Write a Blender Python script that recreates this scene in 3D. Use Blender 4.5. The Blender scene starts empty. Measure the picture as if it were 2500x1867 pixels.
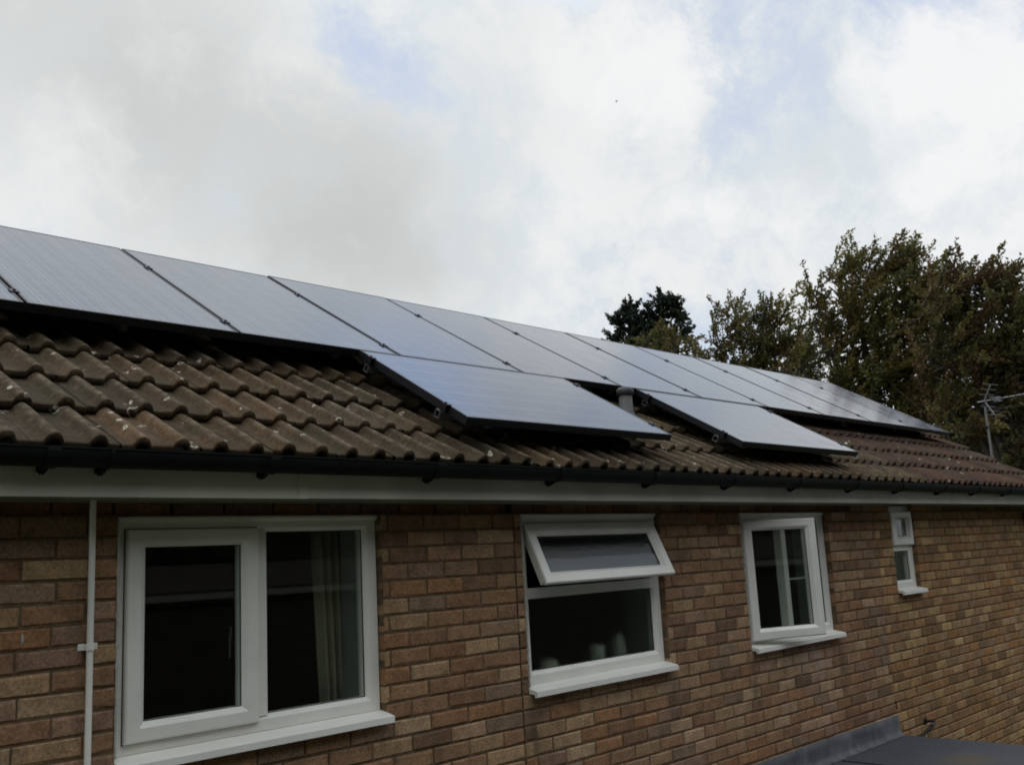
import bpy, bmesh, math, random
import numpy as np
from mathutils import Vector, Matrix
random.seed(7); RNG = np.random.default_rng(11)
sc = bpy.context.scene; COL = sc.collection
rad = math.radians; PI = math.pi
TH = rad(30.2); CT, ST = math.cos(TH), math.sin(TH)
GROUND = -5.2

# ------------------------------------------------------------------ materials
def newmat(name):
    m = bpy.data.materials.new(name); m.use_nodes = True
    nt = m.node_tree; b = nt.nodes['Principled BSDF']
    return m, nt, b
def N(nt, t, **kw):
    n = nt.nodes.new(t)
    for k, v in kw.items(): setattr(n, k, v)
    return n
def ln(nt, a, b): nt.links.new(a, b)
def noise(nt, vec, scale, detail=4, rough=.55):
    n = N(nt, 'ShaderNodeTexNoise'); n.inputs['Scale'].default_value = scale
    n.inputs['Detail'].default_value = detail; n.inputs['Roughness'].default_value = rough
    if vec is not None: ln(nt, vec, n.inputs['Vector'])
    return n
def ramp(nt, src, p0, p1, c0=0., c1=1.):
    r = N(nt, 'ShaderNodeMapRange'); r.interpolation_type = 'SMOOTHSTEP'
    r.inputs['From Min'].default_value = p0; r.inputs['From Max'].default_value = p1
    r.inputs['To Min'].default_value = c0; r.inputs['To Max'].default_value = c1
    ln(nt, src, r.inputs['Value']); return r.outputs['Result']
def mathn(nt, op, a, b=None, c=None):
    n = N(nt, 'ShaderNodeMath', operation=op)
    for i, x in enumerate((a, b, c)):
        if x is None: continue
        if isinstance(x, (int, float)): n.inputs[i].default_value = x
        else: ln(nt, x, n.inputs[i])
    return n.outputs[0]
def mixc(nt, fac, a, b, mode='MIX'):
    n = N(nt, 'ShaderNodeMix', data_type='RGBA', blend_type=mode)
    if isinstance(fac, (int, float)): n.inputs['Factor'].default_value = fac
    else: ln(nt, fac, n.inputs['Factor'])
    for key, x in (('A', a), ('B', b)):
        s = [i for i in n.inputs if i.name == key and i.type == 'RGBA'][0]
        if isinstance(x, (tuple, list)): s.default_value = (*x[:3], 1)
        else: ln(nt, x, s)
    return [o for o in n.outputs if o.type == 'RGBA'][0]
def bump(nt, b, h, strength=.3, dist=.01):
    n = N(nt, 'ShaderNodeBump'); n.inputs['Strength'].default_value = strength
    n.inputs['Distance'].default_value = dist
    ln(nt, h, n.inputs['Height']); ln(nt, n.outputs[0], b.inputs['Normal'])
def objco(nt): return N(nt, 'ShaderNodeTexCoord').outputs['Object']
def plain(name, col, rough=.5, var=.12, scale=6, metal=0, bmp=0, spec=.5):
    m, nt, b = newmat(name); co = objco(nt)
    n = noise(nt, co, scale, 5)
    f = ramp(nt, n.outputs['Fac'], .3, .7, 1 - var, 1 + var)
    mx = N(nt, 'ShaderNodeVectorMath', operation='SCALE'); mx.inputs[0].default_value = col
    ln(nt, f, mx.inputs['Scale']); ln(nt, mx.outputs[0], b.inputs['Base Color'])
    b.inputs['Roughness'].default_value = rough; b.inputs['Metallic'].default_value = metal
    b.inputs['Specular IOR Level'].default_value = spec
    if bmp: bump(nt, b, noise(nt, co, scale * 6, 4).outputs['Fac'], bmp, .004)
    return m
def attr_mat(name, rough, speck, speck_scale, bmp, extra=None, spec=.3):
    m, nt, b = newmat(name); co = objco(nt)
    a = N(nt, 'ShaderNodeAttribute', attribute_name='Col')
    n1 = noise(nt, co, speck_scale, 6, .7); n2 = noise(nt, co, speck_scale * .18, 3)
    f = mathn(nt, 'MULTIPLY', ramp(nt, n1.outputs['Fac'], .25, .75, 1 - speck, 1 + speck),
              ramp(nt, n2.outputs['Fac'], .3, .7, .82, 1.15))
    mx = N(nt, 'ShaderNodeVectorMath', operation='SCALE')
    ln(nt, a.outputs['Color'], mx.inputs[0]); ln(nt, f, mx.inputs['Scale'])
    c = mx.outputs[0]
    if extra: c = extra(nt, co, c)
    ln(nt, c, b.inputs['Base Color'])
    b.inputs['Roughness'].default_value = rough; b.inputs['Specular IOR Level'].default_value = spec
    bump(nt, b, n1.outputs['Fac'], bmp, .004)
    return m
def gauss(nt, co, c, r):
    d = N(nt, 'ShaderNodeVectorMath', operation='SUBTRACT'); ln(nt, co, d.inputs[0]); d.inputs[1].default_value = c
    s = N(nt, 'ShaderNodeVectorMath', operation='DIVIDE'); ln(nt, d.outputs[0], s.inputs[0]); s.inputs[1].default_value = r
    l = N(nt, 'ShaderNodeVectorMath', operation='LENGTH'); ln(nt, s.outputs[0], l.inputs[0])
    return ramp(nt, l.outputs['Value'], 0, 1, 1, 0)
def brick_extra(nt, co, c):
    n = noise(nt, co, 7, 5)
    m1 = mathn(nt, 'MULTIPLY', gauss(nt, co, (6.62, 0, -1.04), (.34, .4, .17)), ramp(nt, n.outputs['Fac'], .3, .6, 0, .6))
    c = mixc(nt, m1, c, (.42, .38, .35))
    m2 = ramp(nt, noise(nt, co, 2.2, 5, .7).outputs['Fac'], .50, .72, 0, .55)
    c = mixc(nt, m2, c, (.13, .085, .05))
    # dirt run-off below the sill ends
    for x in (2.80, 4.91, 7.02, 5.81, 3.71):
        f = mathn(nt, 'MULTIPLY', gauss(nt, co, (x, 0, -1.12), (.10, .3, .30)), ramp(nt, noise(nt, co, 12, 4).outputs['Fac'], .35, .6, 0, .6))
        c = mixc(nt, f, c, (.07, .055, .035))
    return c
def tile_extra(nt, co, c):
    # weathering: broad dark moss, pale lichen rings and dashes
    c = mixc(nt, ramp(nt, noise(nt, co, 3.5, 6, .7).outputs['Fac'], .48, .68, 0, .65), c, (.036, .036, .018))
    c = mixc(nt, ramp(nt, noise(nt, co, 16, 6, .8).outputs['Fac'], .52, .70, 0, .6), c, (.125, .10, .066))
    c = mixc(nt, ramp(nt, noise(nt, co, 45, 5, .8).outputs['Fac'], .52, .66, 0, .55), c, (.035, .03, .02))
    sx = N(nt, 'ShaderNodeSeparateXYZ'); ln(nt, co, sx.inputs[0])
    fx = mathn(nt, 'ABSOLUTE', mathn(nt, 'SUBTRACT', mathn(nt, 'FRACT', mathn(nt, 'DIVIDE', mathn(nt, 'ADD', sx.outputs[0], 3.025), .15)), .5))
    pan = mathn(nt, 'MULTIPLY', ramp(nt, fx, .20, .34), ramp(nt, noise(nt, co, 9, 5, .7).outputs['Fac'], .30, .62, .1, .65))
    c = mixc(nt, pan, c, (.028, .022, .012))     # extra contrast: channels coloured darker, broken up by noise
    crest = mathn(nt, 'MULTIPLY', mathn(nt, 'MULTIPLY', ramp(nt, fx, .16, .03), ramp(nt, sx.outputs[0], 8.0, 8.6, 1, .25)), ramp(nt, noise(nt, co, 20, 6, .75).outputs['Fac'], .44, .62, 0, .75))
    c = mixc(nt, crest, c, (.15, .12, .08))    # extra contrast: roll crests coloured paler, broken up by noise
    wn = noise(nt, co, 13, 3)
    w = N(nt, 'ShaderNodeVectorMath', operation='MULTIPLY_ADD'); ln(nt, wn.outputs['Color'], w.inputs[0])
    w.inputs[1].default_value = (.09, .09, .09); ln(nt, co, w.inputs[2])
    v = N(nt, 'ShaderNodeTexVoronoi'); v.inputs['Scale'].default_value = 10.5; ln(nt, w.outputs[0], v.inputs['Vector'])
    sep = N(nt, 'ShaderNodeSeparateColor'); ln(nt, v.outputs['Color'], sep.inputs[0])
    gate = ramp(nt, sep.outputs[0], .34, .38)
    rr = mathn(nt, 'MULTIPLY_ADD', sep.outputs[1], .16, .05)
    dd = mathn(nt, 'ABSOLUTE', mathn(nt, 'SUBTRACT', v.outputs['Distance'], rr))
    ring = ramp(nt, dd, .02, .042, 1, 0)
    brk = ramp(nt, noise(nt, co, 20, 3).outputs['Fac'], .44, .52)
    sp = mathn(nt, 'MULTIPLY', mathn(nt, 'MULTIPLY', gate, ring), brk)
    core = mathn(nt, 'MULTIPLY', mathn(nt, 'MULTIPLY', gate, ramp(nt, v.outputs['Distance'], .1, .16, .5, 0)), ramp(nt, noise(nt, co, 40, 3).outputs['Fac'], .45, .6))
    sp = mathn(nt, 'MAXIMUM', sp, core)
    return mixc(nt, mathn(nt, 'MULTIPLY', sp, .85), c, (.44, .42, .34))

M = {}
M['brick'] = attr_mat('brick', .9, .42, 75, .8, brick_extra)
M['mortar'] = plain('mortar', (.15, .105, .064), .95, .25, 30, bmp=.5, spec=.1)
M['seal'] = plain('sealant', (.45, .44, .4), .6, .1)
M['jointfill'] = plain('movement_joint', (.02, .016, .012), .9)
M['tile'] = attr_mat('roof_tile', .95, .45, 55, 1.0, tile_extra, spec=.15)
M['upvc'] = plain('white_upvc', (.82, .81, .74), .38, .07, 2.5)
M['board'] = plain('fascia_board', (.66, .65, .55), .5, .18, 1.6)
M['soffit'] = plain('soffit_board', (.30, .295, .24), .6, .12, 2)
M['gutter'] = plain('black_plastic', (.006, .008, .008), .6, .3, 9, spec=.18)
M['gasket'] = plain('rubber_gasket', (.012, .012, .012), .7)
M['plaster'] = plain('plaster', (.22, .22, .20), .9, .05)
M['reveal'] = plain('inner_reveal', (.42, .43, .40), .9, .05)
M['frame'] = plain('black_anodised', (.008, .008, .010), .45, .2, spec=.35)
M['alu'] = plain('aluminium', (.5, .5, .5), .4, .15, 20, metal=.9)
M['galv'] = plain('galvanised', (.22, .22, .21), .55, .15, 20, metal=.4)
M['railalu'] = plain('rail_aluminium', (.20, .20, .20), .5, .2, 20, metal=.6)
M['lead'] = plain('lead', (.085, .088, .096), .7, .38, 7, bmp=.6)
M['vent'] = plain('vent_pipe_plastic', (.20, .20, .20), .6, .2, 8)
M['vcap'] = plain('vent_cap', (.028, .028, .03), .6, .2, 8)
M['curtain'] = plain('curtain_cloth', (.78, .72, .56), .95, .08)
M['bark'] = plain('bark', (.05, .04, .03), .95, .3, 5, bmp=.8)
M['black'] = plain('dark_plastic', (.006, .006, .006), .6, spec=.25)
M['ceramic'] = plain('ceramic', (.75, .73, .66), .4)
def felt():
    m, nt, b = newmat('roof_felt'); co = objco(nt)
    c = mixc(nt, ramp(nt, noise(nt, co, 1.4, 6, .6).outputs['Fac'], .35, .7), (.040, .043, .052), (.066, .066, .075))
    c = mixc(nt, gauss(nt, co, (7.15, -.78, -1.73), (.35, .25, .6)), c, (.085, .065, .035))
    c = mixc(nt, ramp(nt, noise(nt, co, 70, 3, .8).outputs['Fac'], .42, .66, 0, .6), c, (.10, .10, .105))
    ln(nt, c, b.inputs['Base Color']); b.inputs['Roughness'].default_value = .85
    b.inputs['Specular IOR Level'].default_value = .25
    bump(nt, b, noise(nt, co, 160, 3).outputs['Fac'], .5, .004); return m
M['felt'] = felt()
def panel_mat():
    m, nt, b = newmat('solar_cells')
    uv = N(nt, 'ShaderNodeAttribute', attribute_name='Pos')   # metres across / along the module
    sep = N(nt, 'ShaderNodeSeparateXYZ'); ln(nt, uv.outputs['Vector'], sep.inputs[0])
    def line(src, pitch, w, lo):
        f = mathn(nt, 'FRACT', mathn(nt, 'DIVIDE', src, pitch))
        d = mathn(nt, 'ABSOLUTE', mathn(nt, 'SUBTRACT', f, .5))
        return ramp(nt, d, w / pitch / 2, w / pitch / 2 + .02, lo, 0)
    bus = line(sep.outputs[0], .0525, .0024, .30)
    ga = line(mathn(nt, 'ADD', sep.outputs[0], .026), .1575, .0035, .26)
    gb = line(sep.outputs[1], .1575, .0035, .16)
    f = mathn(nt, 'MAXIMUM', mathn(nt, 'MAXIMUM', bus, ga), gb)
    c = mixc(nt, f, (.014, .026, .058), (.42, .43, .46))
    b.inputs['Specular Tint'].default_value = (.70, .86, 1, 1)
    dirt = ramp(nt, noise(nt, objco(nt), 2.3, 6, .65).outputs['Fac'], .35, .8, 0, .12)
    c = mixc(nt, dirt, c, (.16, .16, .15))
    ln(nt, c, b.inputs['Base Color'])
    r = ramp(nt, noise(nt, objco(nt), 5, 4).outputs['Fac'], .3, .7, .085, .15); ln(nt, r, b.inputs['Roughness'])
    b.inputs['IOR'].default_value = 1.5
    bump(nt, b, noise(nt, objco(nt), 1.1, 1).outputs['Fac'], .12, .005)
    return m
M['cells'] = panel_mat()
def glass_mat(name, rough, tint, blur=0):
    m, nt, b = newmat(name); nt.nodes.remove(b); out = nt.nodes['Material Output']
    lw = N(nt, 'ShaderNodeLayerWeight'); lw.inputs['Blend'].default_value = .5
    p = mathn(nt, 'POWER', lw.outputs['Facing'], 5.)
    f = mathn(nt, 'MULTIPLY_ADD', p, .93, .045)
    g = N(nt, 'ShaderNodeBsdfGlossy'); g.inputs['Roughness'].default_value = rough
    if blur:
        t = N(nt, 'ShaderNodeBsdfRefraction'); t.inputs['IOR'].default_value = 1.35; t.inputs['Roughness'].default_value = blur
    else: t = N(nt, 'ShaderNodeBsdfTransparent')
    t.inputs['Color'].default_value = (*tint, 1)
    mx = N(nt, 'ShaderNodeMixShader'); ln(nt, f, mx.inputs[0]); ln(nt, t.outputs[0], mx.inputs[1]); ln(nt, g.outputs[0], mx.inputs[2])
    if blur:
        v = N(nt, 'ShaderNodeTexVoronoi'); v.inputs['Scale'].default_value = 55; ln(nt, objco(nt), v.inputs['Vector'])
        bp = N(nt, 'ShaderNodeBump'); bp.inputs['Strength'].default_value = .2; bp.inputs['Distance'].default_value = .002
        ln(nt, v.outputs['Distance'], bp.inputs['Height'])
        for s in (g, t): ln(nt, bp.outputs[0], s.inputs['Normal'])
    ln(nt, mx.outputs[0], out.inputs['Surface']); return m
M['glass'] = glass_mat('clear_glass', .02, (.86, .9, .87))
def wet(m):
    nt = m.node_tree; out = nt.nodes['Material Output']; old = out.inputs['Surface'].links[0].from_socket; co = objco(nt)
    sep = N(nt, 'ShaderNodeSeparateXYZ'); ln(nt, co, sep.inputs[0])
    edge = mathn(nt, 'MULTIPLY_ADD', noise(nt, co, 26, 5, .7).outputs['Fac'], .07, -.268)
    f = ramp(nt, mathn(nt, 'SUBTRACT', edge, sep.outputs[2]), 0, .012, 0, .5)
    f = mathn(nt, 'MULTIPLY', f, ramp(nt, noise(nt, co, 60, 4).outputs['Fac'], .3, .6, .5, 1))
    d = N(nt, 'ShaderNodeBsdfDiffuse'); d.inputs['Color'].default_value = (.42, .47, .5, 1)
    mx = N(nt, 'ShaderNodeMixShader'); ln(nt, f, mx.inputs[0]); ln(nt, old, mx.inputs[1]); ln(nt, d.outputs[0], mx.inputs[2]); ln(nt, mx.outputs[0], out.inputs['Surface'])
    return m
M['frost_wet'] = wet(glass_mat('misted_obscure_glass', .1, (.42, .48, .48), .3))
M['frost'] = glass_mat('obscure_glass', .16, (.8, .86, .82), .32)
def leaf_mat(name, rough=.55):
    m, nt, b = newmat(name); out = nt.nodes['Material Output']
    a = N(nt, 'ShaderNodeAttribute', attribute_name='Col')
    ln(nt, a.outputs['Color'], b.inputs['Base Color']); b.inputs['Roughness'].default_value = rough
    b.inputs['Specular IOR Level'].default_value = .25
    t = N(nt, 'ShaderNodeBsdfTranslucent'); ln(nt, a.outputs['Color'], t.inputs['Color'])
    mx = N(nt, 'ShaderNodeMixShader'); mx.inputs[0].default_value = .35
    ln(nt, b.outputs[0], mx.inputs[1]); ln(nt, t.outputs[0], mx.inputs[2]); ln(nt, mx.outputs[0], out.inputs['Surface'])
    return m
M['leaf'] = leaf_mat('foliage')
def grass():
    m, nt, b = newmat('lawn'); co = objco(nt)
    c = mixc(nt, ramp(nt, noise(nt, co, 1.2, 8, .7).outputs['Fac'], .35, .65), (.02, .035, .012), (.05, .065, .025))
    ln(nt, c, b.inputs['Base Color']); b.inputs['Roughness'].default_value = .95
    bump(nt, b, noise(nt, co, 25, 4).outputs['Fac'], .8, .03); return m
M['grass'] = grass()

# ------------------------------------------------------------------ mesh helpers
class MB:
    def __init__(s): s.v = []; s.f = []; s.c = []; s.sm = []
    def add(s, vs, fs, col=None, smooth=False):
        o = len(s.v); s.v += [tuple(p) for p in vs]
        for f in fs:
            s.f.append([o + i for i in f]); s.c.append(col or (1, 1, 1)); s.sm.append(smooth)
    def box(s, x0, x1, y0, y1, z0, z1, col=None):
        s.add([(x0, y0, z0), (x1, y0, z0), (x1, y1, z0), (x0, y1, z0), (x0, y0, z1), (x1, y0, z1), (x1, y1, z1), (x0, y1, z1)],
              [(0, 3, 2, 1), (4, 5, 6, 7), (0, 1, 5, 4), (1, 2, 6, 5), (2, 3, 7, 6), (3, 0, 4, 7)], col)
    def obox(s, o, ex, ey, ez, col=None):   # origin + three edge vectors
        o = Vector(o); ex, ey, ez = Vector(ex), Vector(ey), Vector(ez)
        P = [o, o + ex, o + ex + ey, o + ey, o + ez, o + ex + ez, o + ex + ey + ez, o + ey + ez]
        s.add(P, [(0, 3, 2, 1), (4, 5, 6, 7), (0, 1, 5, 4), (1, 2, 6, 5), (2, 3, 7, 6), (3, 0, 4, 7)], col)
    def extr_x(s, prof, x0, x1, closed=True, smooth=False, col=None, caps=True):
        n = len(prof); vs = [(x0, y, z) for y, z in prof] + [(x1, y, z) for y, z in prof]
        fs = [(i, (i + 1) % n, n + (i + 1) % n, n + i) for i in range(n if closed else n - 1)]
        s.add(vs, fs, col, smooth)
        if caps and closed: s.add(vs, [tuple(range(n - 1, -1, -1)), tuple(range(n, 2 * n))], col)
    def tube(s, pts, r, n=10, col=None, caps=True):
        pts = [Vector(p) for p in pts]; rs = r if isinstance(r, (list, tuple)) else [r] * len(pts)
        vs = []; fs = []
        for i, p in enumerate(pts):
            d = (pts[min(i + 1, len(pts) - 1)] - pts[max(i - 1, 0)]).normalized()
            a = d.cross(Vector((0, 0, 1)) if abs(d.z) < .9 else Vector((1, 0, 0))).normalized(); b = d.cross(a)
            for k in range(n):
                t = 2 * PI * k / n; vs.append(p + (a * math.cos(t) + b * math.sin(t)) * rs[i])
        for i in range(len(pts) - 1):
            for k in range(n): fs.append((i * n + k, i * n + (k + 1) % n, (i + 1) * n + (k + 1) % n, (i + 1) * n + k))
        s.add(vs, fs, col, True)
        if caps: s.add(vs, [tuple(range(n)), tuple(range(len(vs) - 1, len(vs) - n - 1, -1))], col)
    def ring(s, x0, x1, z0, z1, prof, w=(1, 1, 1, 1)):
        """mitred frame; prof = [(inset, y)...] closed; w = inset scale for left, right, bottom, top"""
        def rect(i):
            return [(x0 + i * w[0], z0 + i * w[2]), (x1 - i * w[1], z0 + i * w[2]), (x1 - i * w[1], z1 - i * w[3]), (x0 + i * w[0], z1 - i * w[3])]
        n = len(prof); vs = []
        for i, y in prof: vs += [(x, y, z) for x, z in rect(i)]
        fs = []
        for a in range(n):
            b = (a + 1) % n
            for k in range(4): fs.append((a * 4 + k, a * 4 + (k + 1) % 4, b * 4 + (k + 1) % 4, b * 4 + k))
        s.add(vs, fs)
    def build(s, name, mat, parent=None, attr=False, tf=None, fixn=True):
        me = bpy.data.meshes.new(name)
        me.from_pydata([tf @ Vector(v) for v in s.v] if tf else s.v, [], s.f)
        me.materials.append(M[mat] if isinstance(mat, str) else mat)
        me.polygons.foreach_set('use_smooth', s.sm)
        if attr:
            ca = me.color_attributes.new('Col', 'FLOAT_COLOR', 'CORNER')
            tot = np.array([len(f) for f in s.f]); c = np.ones((len(s.f), 4)); c[:, :3] = s.c
            ca.data.foreach_set('color', np.repeat(c, tot, axis=0).ravel())
        if fixn:
            bm = bmesh.new(); bm.from_mesh(me); bmesh.ops.recalc_face_normals(bm, faces=bm.faces); bm.to_mesh(me); bm.free()
        o = bpy.data.objects.new(name, me); COL.objects.link(o)
        if parent: o.parent = parent
        return o
def tag(o, label, cat, group=None):
    o['label'] = label; o['category'] = cat
    if group: o['group'] = group
    return o
def empty(name, label=None, cat=None, loc=(0, 0, 0), group=None):
    o = bpy.data.objects.new(name, None); COL.objects.link(o); o.location = loc; o.empty_display_size = .2
    if label: tag(o, label, cat, group)
    return o
def sub_empty_parent(o, parent): o.parent = parent; return o

# ------------------------------------------------------------------ camera
cam = bpy.data.cameras.new('camera'); co = bpy.data.objects.new('camera', cam); COL.objects.link(co)
co.location = (0, -3.571, -.241); co.rotation_euler = (rad(100.27), rad(3.06), rad(-45.38))
cam.sensor_width = 36; cam.lens = 36 * 2406.4 / 2500; cam.clip_start = .05; cam.clip_end = 3000
sc.camera = co
FLX, FLZ = 1.262, -.412

# ------------------------------------------------------------------ house: brickwork
house = empty('house', 'brown brick house wing with white plastic windows and a tiled roof carrying solar panels', 'house')
XL, XR = -2.0, 11.86
# openings x0,x1,z0,z1
OPEN = [(1.585, 2.795, -.9, 0), (3.70, 4.908, -.9, 0), (5.805, 7.03, -.9, 0), (8.13, 8.60, -.675, .075)]
PAL = [(.295, .185, .108), (.27, .165, .092), (.245, .170, .112), (.35, .245, .138), (.31, .175, .088), (.19, .12, .07), (.28, .18, .105), (.27, .178, .118), (.255, .155, .09), (.285, .18, .10), (.31, .215, .12), (.265, .15, .082), (.37, .27, .165), (.34, .235, .15)]
wall = MB()
PX = [(.0, 0.), (.006, .0045)]
def brick(x0, x1, z0, z1, back=0.):
    if x1 - x0 < .012 or z1 - z0 < .012: return
    c = random.choice(PAL); k = random.uniform(.86, 1.12); c = [a * k for a in c]
    c = [c[0] * 1.07, c[1] * 1.0, c[2] * .96]; xm = (x0 + x1) / 2
    if xm > 7.83: c = [c[0] * 1.12, c[1] * 1.10, c[2] * .92]
    j = lambda a: random.uniform(-a, a)
    y = j(.0016) + back; t = .005
    A = [(x0 + j(.0022), z0 + j(.0022)), (x1 + j(.0022), z0 + j(.0022)), (x1 + j(.0022), z1 + j(.0022)), (x0 + j(.0022), z1 + j(.0022))]; T4 = [t * random.choice((.7, 1, 1, 1.3, 2.4)) for _ in range(4)]
    sx = (1, -1, -1, 1); sz = (1, 1, -1, -1)
    vs = [(a, y + j(.0012), b) for a, b in [(A[i][0] + sx[i] * T4[i], A[i][1] + sz[i] * T4[i]) for i in range(4)]]
    vs += [(a, y + t, b) for a, b in A] + [(a, .1, b) for a, b in A]
    fs = [(0, 1, 2, 3)]
    for k in range(4):
        l = (k + 1) % 4; fs += [(k, 4 + k, 4 + l, l), (4 + k, 8 + k, 8 + l, 4 + l)]
    wall.add(vs, fs, tuple(c))
def brick_rows(xa, xb, za, zb, off):
    n = int(round(-zb / .075)) ; nmax = int(math.ceil(-za / .075))
    for r in range(n, nmax):
        zt = -r * .075 - .005; zbm = -(r + 1) * .075 + .005
        course = r + 1
        ph = off + (.1125 if course % 2 == 0 else 0) + random.uniform(-.006, .006)
        xs = [xa]; k = math.ceil((xa - ph) / .225)
        while ph + k * .225 < xb: 
            if ph + k * .225 - xs[-1] > .05: xs.append(ph + k * .225 + random.uniform(-.006, .006))
            k += 1
        if xb - xs[-1] < .05: xs[-1] = xb
        else: xs.append(xb)
        zc = (zt + zbm) / 2
        for a, b in zip(xs[:-1], xs[1:]):
            gp = random.choice((.003, .004, .005, .0055)); segs = [(a + gp if a > xa else a, b - gp if b < xb else b)]
            for ox0, ox1, oz0, oz1 in OPEN:
                if oz0 < zc < oz1:
                    new = []
                    for p, q in segs:
                        if q <= ox0 or p >= ox1: new.append((p, q)); continue
                        if p < ox0: new.append((p, ox0))
                        if q > ox1: new.append((ox1, q))
                    segs = new
            for p, q in segs: brick(p, q, zbm, min(zt, .053))
brick_rows(XL, 3.641, GROUND, .0, 1.251)
brick_rows(3.651, 7.832, GROUND, .0, 5.3055 - .225 * 7)
brick_rows(7.834, XR, GROUND, .0, .04)
# half course tucked under the soffit
for a, b, off in ((XL, 3.641, 1.36), (3.651, 7.832, 5.19), (7.834, XR, .15)):
    x = a + (off - a) % .225
    prev = a
    while True:
        e = min(x, b)
        if not (e > 8.13 and prev < 8.60): brick(prev + .004, e - .004, .004, .0525, .0 if 7.6 < e < 9.3 else .04)
        elif prev < 8.13: brick(prev + .004, 8.13, .004, .0525, .0 if 7.6 < e < 9.3 else .04)
        elif e > 8.60 and prev <= 8.60: brick(8.60, e - .004, .004, .0525, .0 if 7.6 < e < 9.3 else .04)
        prev = e; x += .225
        if e >= b: break
# left zone is shifted to the middle zone's bond to the right of the first window by short closers
bw = wall.build('brick_wall', 'brick', house, attr=True)

def wall_slab(name, mat, x0, x1, z0, z1, y0, y1, openings, parent, extra_x=()):
    xs = sorted({x0, x1, *[v for o in openings for v in o[:2]], *extra_x}); zs = sorted({z0, z1, *[min(max(v, z0), z1) for o in openings for v in o[2:]]})
    solid = lambda i, k: 0 <= i < len(xs) - 1 and 0 <= k < len(zs) - 1 and not any(
        o[0] <= (xs[i] + xs[i + 1]) / 2 <= o[1] and o[2] <= (zs[k] + zs[k + 1]) / 2 <= o[3] for o in openings)
    m = MB()
    for i in range(len(xs) - 1):
        for k in range(len(zs) - 1):
            if not solid(i, k): continue
            a, b, c, d = xs[i], xs[i + 1], zs[k], zs[k + 1]
            m.add([(a, y0, c), (b, y0, c), (b, y0, d), (a, y0, d)], [(0, 1, 2, 3)])
            m.add([(a, y1, c), (b, y1, c), (b, y1, d), (a, y1, d)], [(3, 2, 1, 0)])
            if not solid(i - 1, k): m.add([(a, y0, c), (a, y0, d), (a, y1, d), (a, y1, c)], [(0, 1, 2, 3)])
            if not solid(i + 1, k): m.add([(b, y0, c), (b, y1, c), (b, y1, d), (b, y0, d)], [(0, 1, 2, 3)])
            if not solid(i, k - 1): m.add([(a, y0, c), (a, y1, c), (b, y1, c), (b, y0, c)], [(0, 1, 2, 3)])
            if not solid(i, k + 1): m.add([(a, y0, d), (b, y0, d), (b, y1, d), (a, y1, d)], [(0, 1, 2, 3)])
    return m.build(name, mat, parent, fixn=False)
wall_slab('mortar_bed', 'mortar', XL, XR - .001, GROUND, .0015, .0065, .098, [(a - .0, b + .0, c, d) for a, b, c, d in OPEN] + [(3.641, 3.651, GROUND - 1, 1)], bw)
INN = [(1.60, 2.78, -.88, -.02), (3.715, 4.893, -.88, -.02), (5.82, 7.015, -.88, -.02), (8.15, 9.05, -.66, .03)]
wall_slab('inner_leaf', 'reveal', XL + .1, XR - .1, GROUND, .06, .1005, .30, INN, bw)
# movement joint filler
m = MB(); m.box(3.6425, 3.6495, .012, .06, GROUND, .0525); m.build('movement_joint', 'jointfill', bw)
m = MB(); m.tube([(7.822, .001, -1.478), (7.834, -.0005, -1.492), (7.832, -.0005, -1.515), (7.842, .0, -1.545)], .0045, 6); m.build('crack', 'jointfill', bw)
m = MB(); m.tube([(FLX, -.001, FLZ + .02), (FLX + .001, -.003, FLZ), (FLX - .001, -.001, FLZ - .016)], [.002, .006, .002], 7); m.build('paint_fleck', 'seal', bw)
# other walls of the house
m = MB(); YB = 4.25
m.box(XL, XR, YB - .3, YB, GROUND, .05); m.build('rear_wall', 'mortar', bw)
for xa in (XL, XR - .1):
    m = MB()
    m.box(xa, xa + .1, .1002, YB - .301, GROUND, .3)
    m.add([(xa, .0, .301), (xa, YB, .301), (xa, YB / 2, 1.55), (xa + .1, 0, .301), (xa + .1, YB, .301), (xa + .1, YB / 2, 1.55)],
          [(0, 1, 2), (5, 4, 3), (0, 3, 4, 1), (1, 4, 5, 2), (2, 5, 3, 0)])
    m.build('gable_wall', 'mortar', bw)
# rooms behind the windows
m = MB(); m.box(XL + .1, XR - .11, .302, YB - .31, -2.5, -2.45); m.box(XL + .1, XR - .11, .302, YB - .31, .03, .06)
for x in (3.25, 5.35, 7.6, 10.6): m.box(x, x + .1, .302, YB - .311, -2.449, .029)
m.build('room_walls', 'plaster', house)

# ------------------------------------------------------------------ eaves
m = MB(); m.extr_x([(-.205, .05), (-.192, .05), (-.192, .058), (-.185, .058), (-.185, .215), (-.205, .215)], XL - .1, 2.24)
m.extr_x([(-.204, .0515), (-.192, .0515), (-.192, .059), (-.185, .059), (-.185, .2155), (-.204, .2155)], 2.2402, XR + .12)
fas = m.build('fascia', 'board', house)
m = MB(); m.extr_x([(-.2105, .0485), (-.2062, .0485), (-.2062, .2), (-.2105, .2)], 2.223, 2.262); m.build('fascia_joint_cover', 'board', fas)
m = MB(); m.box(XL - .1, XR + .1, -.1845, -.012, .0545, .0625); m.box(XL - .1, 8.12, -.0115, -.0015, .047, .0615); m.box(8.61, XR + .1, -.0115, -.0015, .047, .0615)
m.build('soffit', 'soffit', house)
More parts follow.
